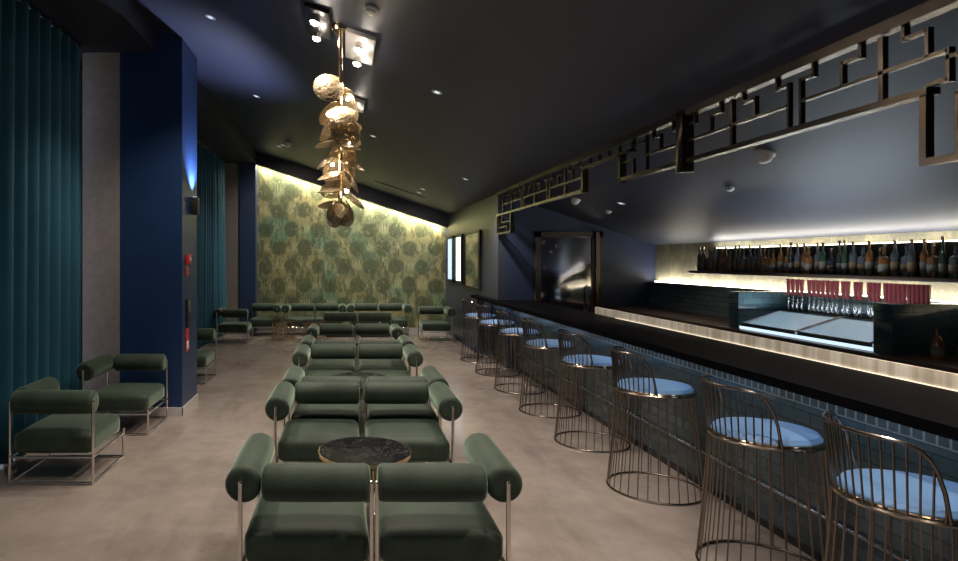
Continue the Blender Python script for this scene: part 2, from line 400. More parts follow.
# ------------------------------------------------------------------ curtains
def curtain(name, ya, yb, x, label, seed):
    rnd = random.Random(seed)
    t = thing(name, (x, ya, 0), label, 'curtain')
    bm = B(); n = int((yb-ya)/0.016); rows = 8; pitch = 0.20
    ph = [rnd.uniform(-0.5, 0.5) for _ in range(400)]
    front, back = [], []
    for j in range(rows+1):
        f = j/rows; z = 0.02 + f*3.90; lf, lb = [], []
        for i in range(n+1):
            y = (yb-ya)*i/n; q = y/pitch; k = int(q); fr = q-k
            a = 2*PI*q + (ph[k]*(1-fr)+ph[k+1]*fr)*0.9
            amp = (0.075+0.03*ph[k+7])*(0.92+0.18*(1-f))
            xx = amp*math.sin(a) + 0.012*math.sin(2*a+ph[k])*(1-f) + 0.02*math.sin(1.3*y+2*f)
            lf.append(bm.verts.new((xx, y, z))); lb.append(bm.verts.new((xx-0.006, y, z)))
        front.append(lf); back.append(lb)
    for j in range(rows):
        for i in range(n):
            bm.faces.new((front[j][i], front[j][i+1], front[j+1][i+1], front[j+1][i]))
            bm.faces.new((back[j][i], back[j+1][i], back[j+1][i+1], back[j][i+1]))
    for L, R in ((front[0], back[0]), (front[-1], back[-1])):
        for i in range(n): bm.faces.new((L[i], R[i], R[i+1], L[i+1]))
    for e in (0, n):
        for j in range(rows): bm.faces.new((front[j][e], front[j+1][e], back[j+1][e], back[j][e]))
    mk('drape', bm, M['curtain'], t, True, 2.0)
    mk('curtain_track', box(B(), -0.03, 0.03, 0, yb-ya, 3.93, 3.968), M['black'], t, False)
    return t
curtain('curtain', 1.2, 6.42, -2.80, 'tall teal pleated curtain at the left edge before the plaster pier', 1)
curtain('curtain', 7.40, 14.15, -2.80, 'far teal pleated curtain hanging beyond the navy column', 2)

# ------------------------------------------------------------------ column fittings
wl = thing('wall_lamp', (-1.768, 7.1, 2.33), 'small black up light lamp on the side of the navy column', 'wall lamp')
mk('lamp_body', bbox(B(), 0.0, 0.075, -0.05, 0.05, -0.10, 0.10, 0.006), M['black'], wl)
mk('back_plate', bbox(B(), -0.001, 0.012, -0.07, 0.07, -0.06, 0.06, 0.003), M['black'], wl)
mk('lamp_lens', box(B(), 0.015, 0.06, -0.035, 0.035, 0.1005, 0.104), M['led_cool'], wl, False)
fa = thing('fire_call_point', (-1.768, 6.88, 1.60), 'small red fire call point high on the navy column side', 'fire alarm button')
mk('casing', bbox(B(), -0.001, 0.035, -0.055, 0.055, 0.05, 0.16, 0.005), M['red'], fa)
mk('button', lathe(B(), [(0, 0.0355), (0.022, 0.0355), (0.022, 0.041), (0, 0.042)], 16, Matrix.Translation((0, 0, 0.105)) @ Matrix.Rotation(PI/2, 4, 'Y')), M['white'], fa)
fs = prop(mk('fire_sign', bbox(B(), -1.769, -1.764, 6.82, 6.94, 1.52, 1.62, 0.001), M['red'], None), 'flat red sign plate just below the call point on the column', 'sign')
tp = thing('control_panel', (-1.768, 6.90, 1.10), 'black control panel on the navy column side between the red plates', 'control panel')
mk('panel', bbox(B(), -0.001, 0.02, -0.07, 0.07, -0.16, 0.16, 0.004), M['black'], tp)
mk('screen', box(B(), 0.0202, 0.022, -0.05, 0.05, 0.0, 0.12), M['steel'], tp, False)
ex = thing('extinguisher_sign', (-1.768, 6.88, 0.80), 'lower red and white sign plate on the navy column side', 'sign')
mk('plate', bbox(B(), -0.001, 0.005, -0.065, 0.065, -0.13, 0.13, 0.001), M['red'], ex)
mk('white_field', box(B(), 0.0052, 0.0062, -0.045, 0.045, -0.10, -0.01), M['white'], ex, False)

# stub wall fittings: two lit slots in a dark frame and a smoked mirror
sl = thing('wall_light', (XS-0.001, 13.2, 1.27), 'pair of tall lit slots in a dark frame on the right wall near the wallpaper', 'wall light')
bm = B()
for ya, yb in ((-0.90, -0.78), (-0.22, 0.22), (0.80, 0.90)): box(bm, -0.045, 0, ya, yb, -0.06, 0.96)
box(bm, -0.045, 0, -0.78, 0.80, -0.06, 0.0); box(bm, -0.045, 0, -0.78, 0.80, 0.90, 0.96)
mk('frame', bm, M['black'], sl, False)
prop(mk('lit_panel', box(B(), -0.03, -0.005, -0.78, -0.22, 0.0, 0.90), M['slot'], sl, False), 'bright white lit slot')
prop(mk('lit_panel', box(B(), -0.03, -0.005, 0.22, 0.80, 0.0, 0.90), M['slot_blue'], sl, False), 'dimmer bluish lit slot')
mi = thing('wall_mirror', (XS-0.001, 11.45, 1.2), 'framed mirror on the right wall reflecting the green wallpaper', 'mirror')
mk('glass', box(B(), -0.02, -0.004, -0.60, 0.63, 0.0, 0.99), M['mirror'], mi, False)
bm = B()
for ya, yb, za, zb in ((-0.72, -0.60, -0.04, 1.03), (0.63, 0.67, -0.04, 1.03), (-0.60, 0.63, -0.04, 0.0), (-0.60, 0.63, 0.99, 1.03)): box(bm, -0.035, 0, ya, yb, za, zb)
mk('frame', bm, M['black'], mi, False)

# ------------------------------------------------------------------ the bar
BY0, BY1 = -1.5, 9.565
bar = thing('bar_counter', (0, 0, 0), 'long black topped bar clad in dark petrol tiles on the right', 'bar')
bm = B(); prism(bm, [(2.30, BY0), (2.97, BY0), (2.97, BY1), (2.80, BY1), (2.80, 11.095), (2.30, 11.095)], 'z', 1.02, 1.07)
mk('counter_top', bm, M['bartop'], bar, False)
bm = B(); box(bm, 2.66, 2.76, BY0+0.05, 11.05, 0.06, 1.02)
mk('front_panel', bm, M['bartile'], bar, False)
mk('fascia', box(B(), 2.652, 2.6598, BY0+0.05, 11.05, 0.865, 0.928), M['fascia'], bar, False)
mk('plinth', box(B(), 2.675, 2.76, BY0+0.05, 11.05, 0, 0.0598), M['black'], bar, False)
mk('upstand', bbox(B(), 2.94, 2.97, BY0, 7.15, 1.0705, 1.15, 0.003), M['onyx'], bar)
mk('light_strip', box(B(), 2.932, 2.939, BY0+0.1, 6.6, 1.0705, 1.0745), M['led_bar'], bar, False)
bm = B(); tube(bm, [(2.64, BY0+0.1, 0.285), (2.64, BY1-0.1, 0.285)], 0.010, 10)
y = 0.2
while y < 9.5:
    tube(bm, [(2.64, y, 0.285), (2.661, y, 0.285)], 0.008, 8); y += 1.16
mk('foot_rail', bm, M['steel'], bar)
light('bar_under_counter_light', 'AREA', (2.50, 4.8, 1.012), 9, (0.74, 0.86, 1.0), (0, math.radians(-35), 0), shape='RECTANGLE', size=0.02, size_y=12)

# ------------------------------------------------------------------ back bar
XT = 4.785
bc = thing('back_counter', (0, 0, 0), 'back bar work counter with dark wood top under the green tiled splashback', 'counter')
mk('body', box(B(), 4.12, XR-0.002, YF+0.3, YD-0.003, 0.0, 0.93), M['black'], bc, False)
mk('worktop', bbox(B(), 4.06, XT-0.001, YF+0.3, YD-0.003, 0.9305, 0.98, 0.004), M['wood'], bc)
mk('splashback', box(B(), XT, XR-0.002, YF+0.3, YD-0.003, 0.9305, 1.363), M['greentile'], bc, False)
mk('light_strip', box(B(), 4.835, 4.86, 3.0, 9.5, 1.3635, 1.372), M['led'], bc, False)
for k, (ya, yb, nm) in enumerate(((6.42, 6.58, 'tiled upright divider left of the lit wells'), (4.62, 4.785, 'large dark tiled divider right of the lit wells'))):
    prop(mk('divider', bbox(B(), 4.15, XT-0.001, ya, yb, 0.9805, 1.363, 0.003), M['greentile_x'], bc), nm)

# ice wells between the dividers: lit trays under sloping glass lids
iw = thing('ice_well', (4.165, 4.79, 0.9805), 'lit stainless ice well under two sloping glass lids behind the bar', 'ice well')
LY = 1.62; xb, zb, xt, zt = 0.0, 0.058, 0.41, 0.19
bm = B(); prism(bm, [(xb+0.004, 0.0), (xt+0.015, 0.0), (xt+0.015, zt-0.02), (xt, zt-0.02), (xb+0.004, 0.012)], 'y', 0.0, LY)
mk('tray', bm, M['steel'], iw, False)
mk('glow_panel', prism(B(), [(xb+0.03, 0.040), (xt-0.01, zt-0.016), (xt-0.01, zt-0.012), (xb+0.03, 0.044)], 'y', 0.02, LY-0.02), M['led_well'], iw, False)
mk('light_strip', box(B(), xb-0.010, xb+0.003, 0.0, LY, 0.002, 0.028), M['led_cool'], iw, False)
for ya, yb in ((0.03, 0.80), (0.83, 1.59)):
    lid = mk('lid', prism(B(), [(xb, zb-0.006), (xt, zt-0.006), (xt, zt+0.002), (xb, zb+0.002)], 'y', ya, yb), M['iceglass'], iw, False)
    fr = B()
    for a, b in ((ya-0.012, ya+0.01), (yb-0.01, yb+0.012)): prism(fr, [(xb, zb+0.001), (xt, zt+0.001), (xt, zt+0.012), (xb, zb+0.012)], 'y', a, b)
    box(fr, xb-0.012, xb+0.012, ya, yb, zb-0.026, zb+0.008); box(fr, xt-0.01, xt+0.02, ya, yb, zt-0.01, zt+0.010)
    mk('lid_frame', fr, M['steel'], lid, False)
light('ice_well_light', 'AREA', (4.28, 5.6, 1.19), 14, (0.75, 0.88, 1.0), (PI, 0, 0), shape='RECTANGLE', size=0.3, size_y=1.5)
gs = thing('glass_rack', (4.60, 4.79, 0.9805), 'narrow steel rack behind the ice well carrying the tumbler stacks', 'rack')
bm = B(); bbox(bm, 0, 0.10, 0.0, 1.62, 0.175, 0.19, 0.003); box(bm, 0.0, 0.10, 0.0, 0.02, 0.0, 0.175); box(bm, 0.0, 0.10, 1.60, 1.62, 0, 0.175)
mk('shelf', bm, M['steel'], gs)
ORD = ['zeroth','first','second','third','fourth','fifth','sixth','seventh','eighth','ninth','tenth','eleventh','twelfth','thirteenth','fourteenth','fifteenth','sixteenth','seventeenth','eighteenth','nineteenth','twentieth','twenty-first','twenty-second','twenty-third','twenty-fourth','twenty-fifth','twenty-sixth','twenty-seventh','twenty-eighth','twenty-ninth','thirtieth','thirty-first','thirty-second','thirty-third','thirty-fourth','thirty-fifth','thirty-sixth','thirty-seventh','thirty-eighth','thirty-ninth','fortieth','forty-first','forty-second','forty-third','forty-fourth','forty-fifth','forty-sixth']
GZ = 0.9805+0.19
gprof = [(0, 0), (0.016, 0), (0.020, 0.165), (0.0185, 0.165), (0.0145, 0.008), (0, 0.008)]
g_clear = mk('glass_tumbler', lathe(B(), gprof, 12), M['clear']); g_red = mk('glass_tumbler', lathe(B(), gprof, 12), M['redglass'])
first = {'c': g_clear, 'r': g_red}; used = set()
def use(k):
    o = first[k]
    if k in used: o = o.copy(); COL.objects.link(o)
    used.add(k); return o
stx = [788.6,793,797.5,802, 809.5,814,818.5,823, 828,832.5,837, 843.5,848, 856,860.5, 869.5,874,878.5, 886,890.5,895,899.5,904, 909.5,914,918.5,923,928]
k = 0
for px in stx:
    X = 4.65; Y = 610*X/(px-344)
    if not (4.82 < Y < 6.385): continue
    k += 1
    o = use('c'); o.location = (X, Y, GZ+0.0005); prop(o, 'clear tumbler at the bottom of the %s stack from the left behind the ice well' % ORD[k], 'glass', 'clear tumblers in the stacks behind the ice well')
    o = use('r'); o.location = (X, Y, GZ+0.166); prop(o, 'red tumbler on top of the %s stack from the left behind the ice well' % ORD[k], 'glass', 'red tumblers in the stacks behind the ice well')

# bottle shelf
sh = thing('bottle_shelf', (0, 0, 0), 'long dark bottle shelf with backing panel on the lit back bar wall', 'shelf')
mk('shelf_board', bbox(B(), 4.63, XR-0.002, 3.2, 8.2, 1.525, 1.56, 0.003), M['wood'], sh)
mk('backing', box(B(), 4.845, XR-0.002, 3.2, 8.0, 1.5605, 1.85), M['black'], sh, False)
mk('light_strip', box(B(), 4.85, 4.87, 3.2, 7.95, 1.8505, 1.858), M['led'], sh, False)
BT = {
 'tall': [(0,0),(0.036,0),(0.038,0.006),(0.038,0.17),(0.030,0.195),(0.014,0.215),(0.013,0.27),(0,0.27)],
 'squat': [(0,0),(0.045,0),(0.047,0.008),(0.047,0.12),(0.040,0.145),(0.016,0.165),(0.015,0.21),(0,0.21)],
 'slim': [(0,0),(0.030,0),(0.032,0.006),(0.032,0.15),(0.024,0.20),(0.012,0.235),(0.012,0.285),(0,0.285)],
 'broad': [(0,0),(0.050,0),(0.052,0.01),(0.052,0.14),(0.048,0.155),(0.018,0.17),(0.016,0.235),(0,0.235)]}
KINDS = [('tall','g_clear','clear glass'),('squat','g_amber','amber'),('slim','g_green','dark green'),('broad','g_clear','clear glass'),('tall','g_amber','amber'),('slim','g_dark','near black'),('squat','g_dark','near black'),('tall','g_green','dark green'),('broad','g_amber','amber')]
protos = {}
def bottle(ki, loc, label, group):
    shp, gm, cn = KINDS[ki]
    if ki not in protos:
        pr = BT[shp]; R = pr[3][0]; zt = pr[-1][1]
        t = thing('bottle', loc, label, 'bottle', group)
        mk('body', lathe(B(), pr, 16), M[gm], t)
        mk('cap', lathe(B(), [(0, zt+0.0005), (0.017, zt+0.0005), (0.017, zt+0.028), (0, zt+0.03)], 12), M['black' if ki % 2 else 'brass'], t)
        mk('paper_label', lathe(B(), [(R+0.0006, 0.03), (R+0.0014, 0.03), (R+0.0014, pr[3][1]*0.7), (R+0.0006, pr[3][1]*0.7)], 16), M['paper' if ki % 3 else 'paper_dark'], t)
        protos[ki] = t
    else:
        t = copy_tree(protos[ki]); t.location = loc; prop(t, label, 'bottle', group)
    t.rotation_euler = (0, 0, random.random()*6); t.scale = (0.8, 0.8, 1.04)
    return t
random.seed(4)
seq = [0,4,3,1,0,8,4,1,7,2,3,0,3,0,8,1,1,4,8,5,0,4,8,0,7,6,5,2,0,3,4,6,8,0,3,0,4,8,2,3,7,6,0]
Y = 8.10; k = 0
for ki in seq:
    k += 1
    bottle(ki, (4.735+random.uniform(-0.02, 0.02), Y, 1.5605), '%s %s bottle, %s from the left on the back bar shelf' % (KINDS[ki][2], KINDS[ki][0], ORD[k]), 'bottles on the back bar shelf')
    Y -= random.uniform(0.083, 0.092)
    if Y < 4.6: break
# bottles right of the large divider
for k, (x, y, ki) in enumerate(((4.30, 4.42, 1), (4.42, 4.36, 2), (4.36, 4.22, 0), (4.50, 4.18, 8))):
    bottle(ki, (x, y, 0.9805), '%s %s bottle standing on the work counter right of the large tiled divider' % (KINDS[ki][2], KINDS[ki][0]), 'bottles right of the large divider')

# ------------------------------------------------------------------ fretwork screen hung over the bar
ZT = ceil_z(XS); ZBOT = 2.41; ZMID = 2.538; ZKEY = 2.650; ZDROP = 2.12
def bar_y(bm, ya, yb, z, t=0.008, d=0.013): return box(bm, -d, d, ya, yb, z-t, z+t)
def bar_z(bm, y, za, zb, t=0.008, d=0.013): return box(bm, -d, d, y-t, y+t, za, zb)
def key_unit(parent, y0, sgn, L=1.06, mid=True):
    """frets between a slim post at y0 and the half unit beside it, running in direction sgn"""
    def Y(u): return y0+sgn*u
    bm = B(); bar_z(bm, Y(.11), ZKEY-0.011, ZT-0.03); bar_y(bm, *sorted((Y(.11), Y(.216))), ZKEY); bar_z(bm, Y(.216), ZMID, ZKEY+0.011)
    mk('fret_key', bm, M['bronze'], parent, False)
    bm = B(); bar_z(bm, Y(.396), ZKEY-0.011, ZT-0.03); bar_y(bm, *sorted((Y(.396), Y(.484))), ZKEY); bar_z(bm, Y(.484), ZBOT, ZKEY+0.011)
    mk('fret_key', bm, M['bronze'], parent, False)
    bm = B(); bar_y(bm, *sorted((Y(0), Y(.484))), ZMID)
    mk('mid_rail', bm, M['bronze'], parent, False)
def screen(y0, y1, label, posts, zbot=ZBOT):
    t = thing('fretwork_screen', (XS, 0, 0), label, 'screen', 'bronze fretwork over the bar')
    bm = B(); prism(bm, [(-0.03, ceil_z(XS-0.03)-0.001), (0.03, ceil_z(XS+0.03)-0.001), (0.03, ZT-0.042), (-0.03, ZT-0.042)], 'y', y0, y1)
    mk('top_rail', bm, M['bronze'], t, False)
    return t
# near panel: from the drop at the right edge to the heavy hanger post
t = screen(0.2, 4.262, 'large near run of bronze key-pattern fretwork hanging at the upper right', None)
bm = B(); box(bm, -0.03, 0.03, 2.50, 4.262, ZBOT-0.03, ZBOT)
mk('bottom_rail', bm, M['bronze'], t, False)
for yp in (2.734, 3.79):
    mk('post', bar_z(B(), yp, ZBOT, ZT-0.05, 0.013), M['bronze'], t, False)
key_unit(t, 2.734, 1); key_unit(t, 3.79, -1); key_unit(t, 3.79, 1)
bm = B(); bar_z(bm, 2.734-.11, ZKEY-0.011, ZT-0.03); bar_y(bm, 2.734-.216, 2.734-.11, ZKEY); bar_z(bm, 2.734-.216, ZMID, ZKEY+0.011)
mk('fret_key', bm, M['bronze'], t, False)
bm = B(); bar_y(bm, 2.43, 2.734, ZMID); bar_z(bm, 2.43, ZBOT-0.0, ZMID+0.011); bar_y(bm, 2.43, 2.52, ZBOT+0.012)
mk('mid_rail', bm, M['bronze'], t, False)
bm = B(); box(bm, -0.018, 0.018, 2.515, 2.545, ZDROP, ZBOT-0.03); box(bm, -0.018, 0.018, 0.9, 2.545, ZDROP-0.03, ZDROP)
mk('drop_frame', bm, M['bronze'], t, False)
bm = B(); bar_z(bm, 2.39, ZDROP, 2.36); bar_y(bm, 1.2, 2.40, 2.36); bar_y(bm, 2.2, 2.39, 2.25); bar_y(bm, 1.0, 2.44, ZBOT+0.10)
mk('fret_key', bm, M['bronze'], t, False)
# heavy hanger post
mk('hanger_post', bbox(B(), -0.045, 0.045, 4.285, 4.365, ZBOT-0.09, ZT-0.0165, 0.004), M['bronze'], thing('screen_hanger', (XS, 0, 0), 'heavy dark bronze hanger post between two runs of fretwork', 'post'))
# middle panel with the shallow bridge
t = screen(4.378, 6.10, 'middle run of bronze fretwork with a shallow bridge of small squares', None)
mk('bottom_rail', box(B(), -0.03, 0.03, 4.378, 5.31, ZBOT-0.03, ZBOT), M['bronze'], t, False)
mk('post', bar_z(B(), 5.30, ZBOT-0.04, 2.62, 0.02, 0.03), M['bronze'], t, False)
key_unit(t, 4.86, -1)
mk('post', bar_z(B(), 4.86, ZBOT, ZT-0.05), M['bronze'], t, False)
bm = B(); bar_z(bm, 5.08, ZBOT, ZMID+0.01); bar_y(bm, 5.08, 5.28, ZMID); bar_y(bm, 4.86, 5.08, ZKEY); bar_z(bm, 5.08, ZKEY-0.011, ZT-0.03)
mk('fret_key', bm, M['bronze'], t, False)
bm = B(); box(bm, -0.03, 0.03, 5.10, 6.10, 2.605, 2.63)
for yy in (5.10, 5.34, 5.55, 5.76, 5.97): bar_z(bm, yy, 2.63, ZT-0.05)
mk('bridge', bm, M['bronze'], t, False)
# far panel ending at the stub wall with a short drop
t = screen(6.11, YD-0.005, 'far run of bronze fretwork ending in a short drop at the wall', None)
mk('bottom_rail', box(B(), -0.03, 0.03, 6.11, YD-0.005, ZBOT-0.03, ZBOT), M['bronze'], t, False)
mk('post', bar_z(B(), 6.12, ZBOT-0.035, 2.62, 0.018, 0.03), M['bronze'], t, False)
for yp in (6.65, 7.71, 8.77):
    mk('post', bar_z(B(), yp, ZBOT, ZT-0.05, 0.013), M['bronze'], t, False)
    key_unit(t, yp, 1); key_unit(t, yp, -1)
bm = B(); box(bm, -0.03, 0.03, 8.75, 8.785, ZDROP, ZBOT-0.035); box(bm, -0.03, 0.03, 8.75, YD-0.005, ZDROP-0.03, ZDROP); box(bm, -0.03, 0.03, YD-0.04, YD-0.005, ZDROP, ZBOT-0.035)
mk('drop_frame', bm, M['bronze'], t, False)
bm = B(); bar_y(bm, 8.785, 9.3, 2.27); bar_z(bm, 9.3, 2.27, 2.375); bar_y(bm, 9.0, YD-0.04, 2.20); bar_z(bm, 9.0, 2.12, 2.2)
mk('fret_key', bm, M['bronze'], t, False)

# ------------------------------------------------------------------ velvet chairs
CW, CD, RB = 0.315, 0.32, 0.090          # half width/depth of the tube frame, bolster radius
def bolster(bm, a, b, r=RB, n=24):
    a, b = Vector(a), Vector(b); L = (b-a).length; q = (b-a).to_track_quat('Z', 'Y').to_matrix().to_4x4()
    e = 0.03
    prof = [(0, 0.004), (r*0.35, 0.002), (r-e, 0.0)]
    for i in range(1, 6): t = i/5*PI/2; prof.append((r-e+e*math.sin(t), e-e*math.cos(t)))
    prof += [(r*1.01, L*0.3), (r*1.015, L*0.5), (r*1.01, L*0.7)]
    for i in range(0, 6): t = i/5*PI/2; prof.append((r-e+e*math.cos(t), L-e+e*math.sin(t)))
    prof += [(r*0.35, L-0.002), (0, L-0.004)]
    return lathe(bm, prof, n, Matrix.Translation(a) @ q)
def make_chair(arm, full_back=False):
    """arm: -1 left, 1 right, 0 none (local; the back is at -y)"""
    t = thing('velvet_chair', (0, 0, 0), 'x', 'armchair')
    sg = arm if arm else -1
    mk('seat', cushion(B(), CW-0.012, CD-0.005, 0.222, 0.385, 0.05, 0.022), M['velvet'], t)
    z = 0.612
    xs = -sg*(CW-0.004); xa = sg*(CW-0.10) if arm and not full_back else sg*(CW-0.004)
    mk('back_bolster', bolster(B(), (min(xs, xa), -CD+0.06, z), (max(xs, xa), -CD+0.06, z)), M['velvet'], t)
    if arm: mk('arm_bolster', bolster(B(), (sg*(CW-0.01), -CD+(0.155 if full_back else 0.012), z), (sg*(CW-0.01), CD-0.012, z)), M['velvet'], t)
    rt = 0.011
    for px, py in ((-CW, -CD), (CW, -CD), (-CW, CD), (CW, CD)):
        tall = py < 0 or (arm and px*sg > 0)
        yy = py; 
        p = mk('post', tube(B(), [(px, yy, 0.0), (px, yy, 0.628 if tall else 0.245)], rt, 10), M['chrome'], t)
        zz = 0.628 if tall else 0.245
        mk('finial', lathe(B(), [(0, -0.016), (0.010, -0.011), (0.0133, 0), (0.010, 0.011), (0, 0.016)], 12, Matrix.Translation((px, yy, zz))), M['chrome'], p)
    for nm, z in (('floor_rail', 0.012), ('seat_rail', 0.208)):
        for a, b in (((-CW,-CD),(CW,-CD)), ((CW,-CD),(CW,CD)), ((CW,CD),(-CW,CD)), ((-CW,CD),(-CW,-CD))):
            mk(nm, tube(B(), [(*a, z), (*b, z)], rt*0.95, 10), M['chrome'], t)
    return t
CH = {a: make_chair(a) for a in (-1, 1, 0)}
cused = set(); CH[2] = make_chair(-1, True)
def chair(arm, x, y, away, label, group, rz=0.0):
    """arm given in world terms (-1 left); away: seen from behind"""
    loc = arm if away else -arm
    if arm == 2: loc = 2
    t = CH[loc] if loc not in cused else copy_tree(CH[loc]); cused.add(loc)
    t.location = (x, y, 0); t.rotation_euler = (0, 0, (0 if away else PI)+rz)
    prop(t, label, 'armchair', group)
    return t
rows = [(0.145, 3.246, True, 'nearest pair, seen from behind'), (0.145, 4.74, False, 'second pair, facing the near marble table'), (0.175, 5.49, True, 'third pair, backing onto the second pair'),
        (0.150, 6.99, False, 'fourth pair, facing the camera'), (0.165, 7.87, True, 'fifth pair, backing onto the fourth'), (0.160, 9.30, False, 'sixth pair, facing the camera far down the row'),
        (0.26, 11.92, True, 'last armless pair, seen from behind near the wallpaper')]
for x, y, away, lab in rows:
    arm = 0 if 'armless' in lab else 1
    chair(-arm, x-0.3285, y, away, 'left green velvet chair of the '+lab, 'green velvet chairs in the centre row')
    chair(arm, x+0.3285, y, away, 'right green velvet chair of the '+lab, 'green velvet chairs in the centre row')
chair(2, -2.215, 4.935, True, 'green velvet corner chair nearest at the left by the curtain, seen from behind', 'green velvet chairs by the windows')
chair(-1, -2.215, 6.225, False, 'green velvet corner chair in front of the navy column, facing the camera', 'green velvet chairs by the windows')
chair(-1, -2.20, 8.65, False, 'green velvet chair half hidden behind the navy column', 'green velvet chairs by the windows')
chair(-1, -2.27, 12.7, True, 'far left green velvet chair by the far curtain, seen from behind', 'green velvet chairs by the windows')
bx = [(-1.80, 1, 'first'), (-1.00, -1, 'second'), (-0.34, 1, 'third'), (0.46, -1, 'fourth'), (1.12, 1, 'fifth')]
for x, a, nth in bx:
    chair(a, x, 13.84, False, '%s green velvet chair from the left in the back row under the wallpaper' % nth, 'green velvet chairs along the wallpaper')
chair(1, 1.93, 12.95, False, 'green velvet chair at the far right near the lit slots', 'green velvet chairs along the wallpaper')

# ------------------------------------------------------------------ round marble tables
def make_table():
    t = thing('coffee_table', (0, 0, 0), 'x', 'coffee table')
    mk('table_top', lathe(B(), [(0, 0.45), (0.312, 0.45), (0.318, 0.455), (0.318, 0.473), (0.312, 0.48), (0, 0.48)], 48), M['marble'], t)
    mk('rim', lathe(B(), [(0.319, 0.452), (0.327, 0.452), (0.327, 0.476), (0.319, 0.476)], 48), M['brass'], t)
    for k in range(12):
        a = 2*PI*(k+0.5)/12
        mk('leg', tube(B(), [(0.285*math.cos(a), 0.285*math.sin(a), 0.0), (0.285*math.cos(a), 0.285*math.sin(a), 0.449)], 0.0115, 8), M['brass'], t)
    bm = B(); tube(bm, circle(0.285, 0.014, 40), 0.011, 8, True); mk('base_ring', bm, M['brass'], t)
    bm = B(); tube(bm, circle(0.285, 0.437, 40), 0.011, 8, True); mk('upper_ring', bm, M['brass'], t)
    return t
tb = make_table()
spots = [(0.135, 4.02, 0.94, 'round black marble table between the two nearest pairs of chairs'), (0.15, 6.31, 1, 'round black marble table between the third and fourth chair pairs'), (0.16, 8.59, 1, 'round black marble table between the fifth and sixth chair pairs'),
         (-1.30, 13.1, 0.85, 'far left round table before the back row of chairs'), (-0.62, 13.05, 0.85, 'far round table next to the leftmost one before the back row')]
for i, (x, y, s, lab) in enumerate(spots):
    t = tb if i == 0 else copy_tree(tb)
    t.location = (x, y, 0); t.scale = (s, s, s); prop(t, lab, 'coffee table', 'round marble tables')

# ------------------------------------------------------------------ wire bar stools
def make_stool():
    t = thing('bar_stool', (0, 0, 0), 'x', 'bar stool')
    RS, RBs, ZS = 0.268, 0.325, 0.735
    bm = B()
    tube(bm, circle(RBs, 0.008, 48), 0.0075, 6, True); tube(bm, circle(RS, ZS, 48), 0.009, 6, True)
    n = 30
    for k in range(n):
        a = 2*PI*k/n; pts = []
        for i in range(6):
            f = i/5; r = RS + (RBs-RS)*((1-f)**1.3); pts.append((r*math.cos(a), r*math.sin(a), 0.008+f*(ZS-0.008)))
        tube(bm, pts, 0.0042, 5)
    mk('wire_cage', bm, M['wire'], t)
    bm = B(); A = math.radians(77); rim = []
    def zr(a): 
        q = abs(a)/A; return ZS + 0.29*(1 - q**9)
    def rr(z): return RS + (z-ZS)*0.10
    m = 36
    for i in range(m+1):
        a = -A+2*A*i/m; z = zr(a); r = rr(z); rim.append((r*math.sin(a), -r*math.cos(a), z))
    tube(bm, rim, 0.008, 8)
    mk('back_rim', bm, M['wire'], t)
    bm = B()
    for k in range(21):
        a = -A*0.96 + 2*A*0.96*k/20; z1 = zr(a); pts = []
        for i in range(4):
            z = ZS+(z1-ZS)*i/3; r = rr(z); pts.append((r*math.sin(a), -r*math.cos(a), z))
        tube(bm, pts, 0.0045, 6)
    mk('back_wires', bm, M['wire'], t)
    mk('seat_cushion', lathe(B(), [(0, ZS-0.004), (0.235, ZS-0.004), (0.252, ZS+0.006), (0.255, ZS+0.022), (0.240, ZS+0.042), (0.18, ZS+0.054), (0.08, ZS+0.060), (0, ZS+0.061)], 40), M['seatblue'], t)
    bm = B(); tube(bm, circle(0.256, ZS+0.012, 48), 0.006, 6, True); mk('seat_trim', bm, M['brass'], t)
    return t
st = make_stool()
nth = ['nearest wire bar stool at the right edge, cut by the frame', 'second wire bar stool from the camera along the bar', 'third wire bar stool from the camera, its blue seat fully in view', 'fourth wire bar stool from the camera along the bar', 'fifth wire bar stool from the camera along the bar', 'sixth wire bar stool from the camera along the bar', 'seventh wire bar stool, next to last toward the far bar end', 'last wire bar stool at the far end of the bar']
for i, y in enumerate((2.46, 3.35, 4.54, 5.70, 6.86, 8.02, 9.18, 10.34)):
    t = st if i == 0 else copy_tree(st)
    t.location = (2.31, y, 0); t.rotation_euler = (0, 0, -PI/2 - (0.10 if i % 2 else 0.18)); prop(t, nth[i], 'bar stool', 'wire bar stools along the bar')

# ------------------------------------------------------------------ chandelier of pierced brass shells
cz = ceil_z(-0.03)
ch = thing('chandelier', (-0.03, 4.85, 0), 'tall hanging chandelier of pierced brass shells on a slim pole', 'chandelier')
mk('pole', tube(B(), [(0, 0, 1.98), (0, 0, cz-0.02)], 0.018, 12), M['brass'], ch)
mk('ceiling_rose', lathe(B(), [(0, cz-0.035), (0.06, cz-0.035), (0.07, cz-0.005), (0.07, cz+0.01), (0, cz+0.01)], 24), M['brass'], ch)
rnd = random.Random(11)
def disc(r, dome=0.25, n=28):
    bm = B(); m = 6; prof = []
    for i in range(m+1): q = i/m; prof.append((r*q, dome*r*(1-q*q)))
    prof2 = [(a*0.985, z-0.004) for a, z in reversed(prof)]
    return lathe(bm, prof+prof2, n)
specs = [(-0.09, -0.04, 3.06, 0.125, 72, -80), (0.06, 0.06, 3.0, 0.09, 60, 40)]
zz = 2.92; a = 0.4
while zz > 2.12:
    rad = 0.085 + 0.02*rnd.random(); specs.append((rad*math.cos(a), rad*math.sin(a), zz, 0.10+0.035*rnd.random(), math.degrees(rnd.uniform(0.1, 1.3)), math.degrees(a)))
    zz -= 0.043; a += 2.2
for k in range(6):
    a = k*PI/3; specs.append((0.07*math.cos(a), 0.07*math.sin(a), 2.10-0.03*(k % 3), 0.085, 70, math.degrees(a)))
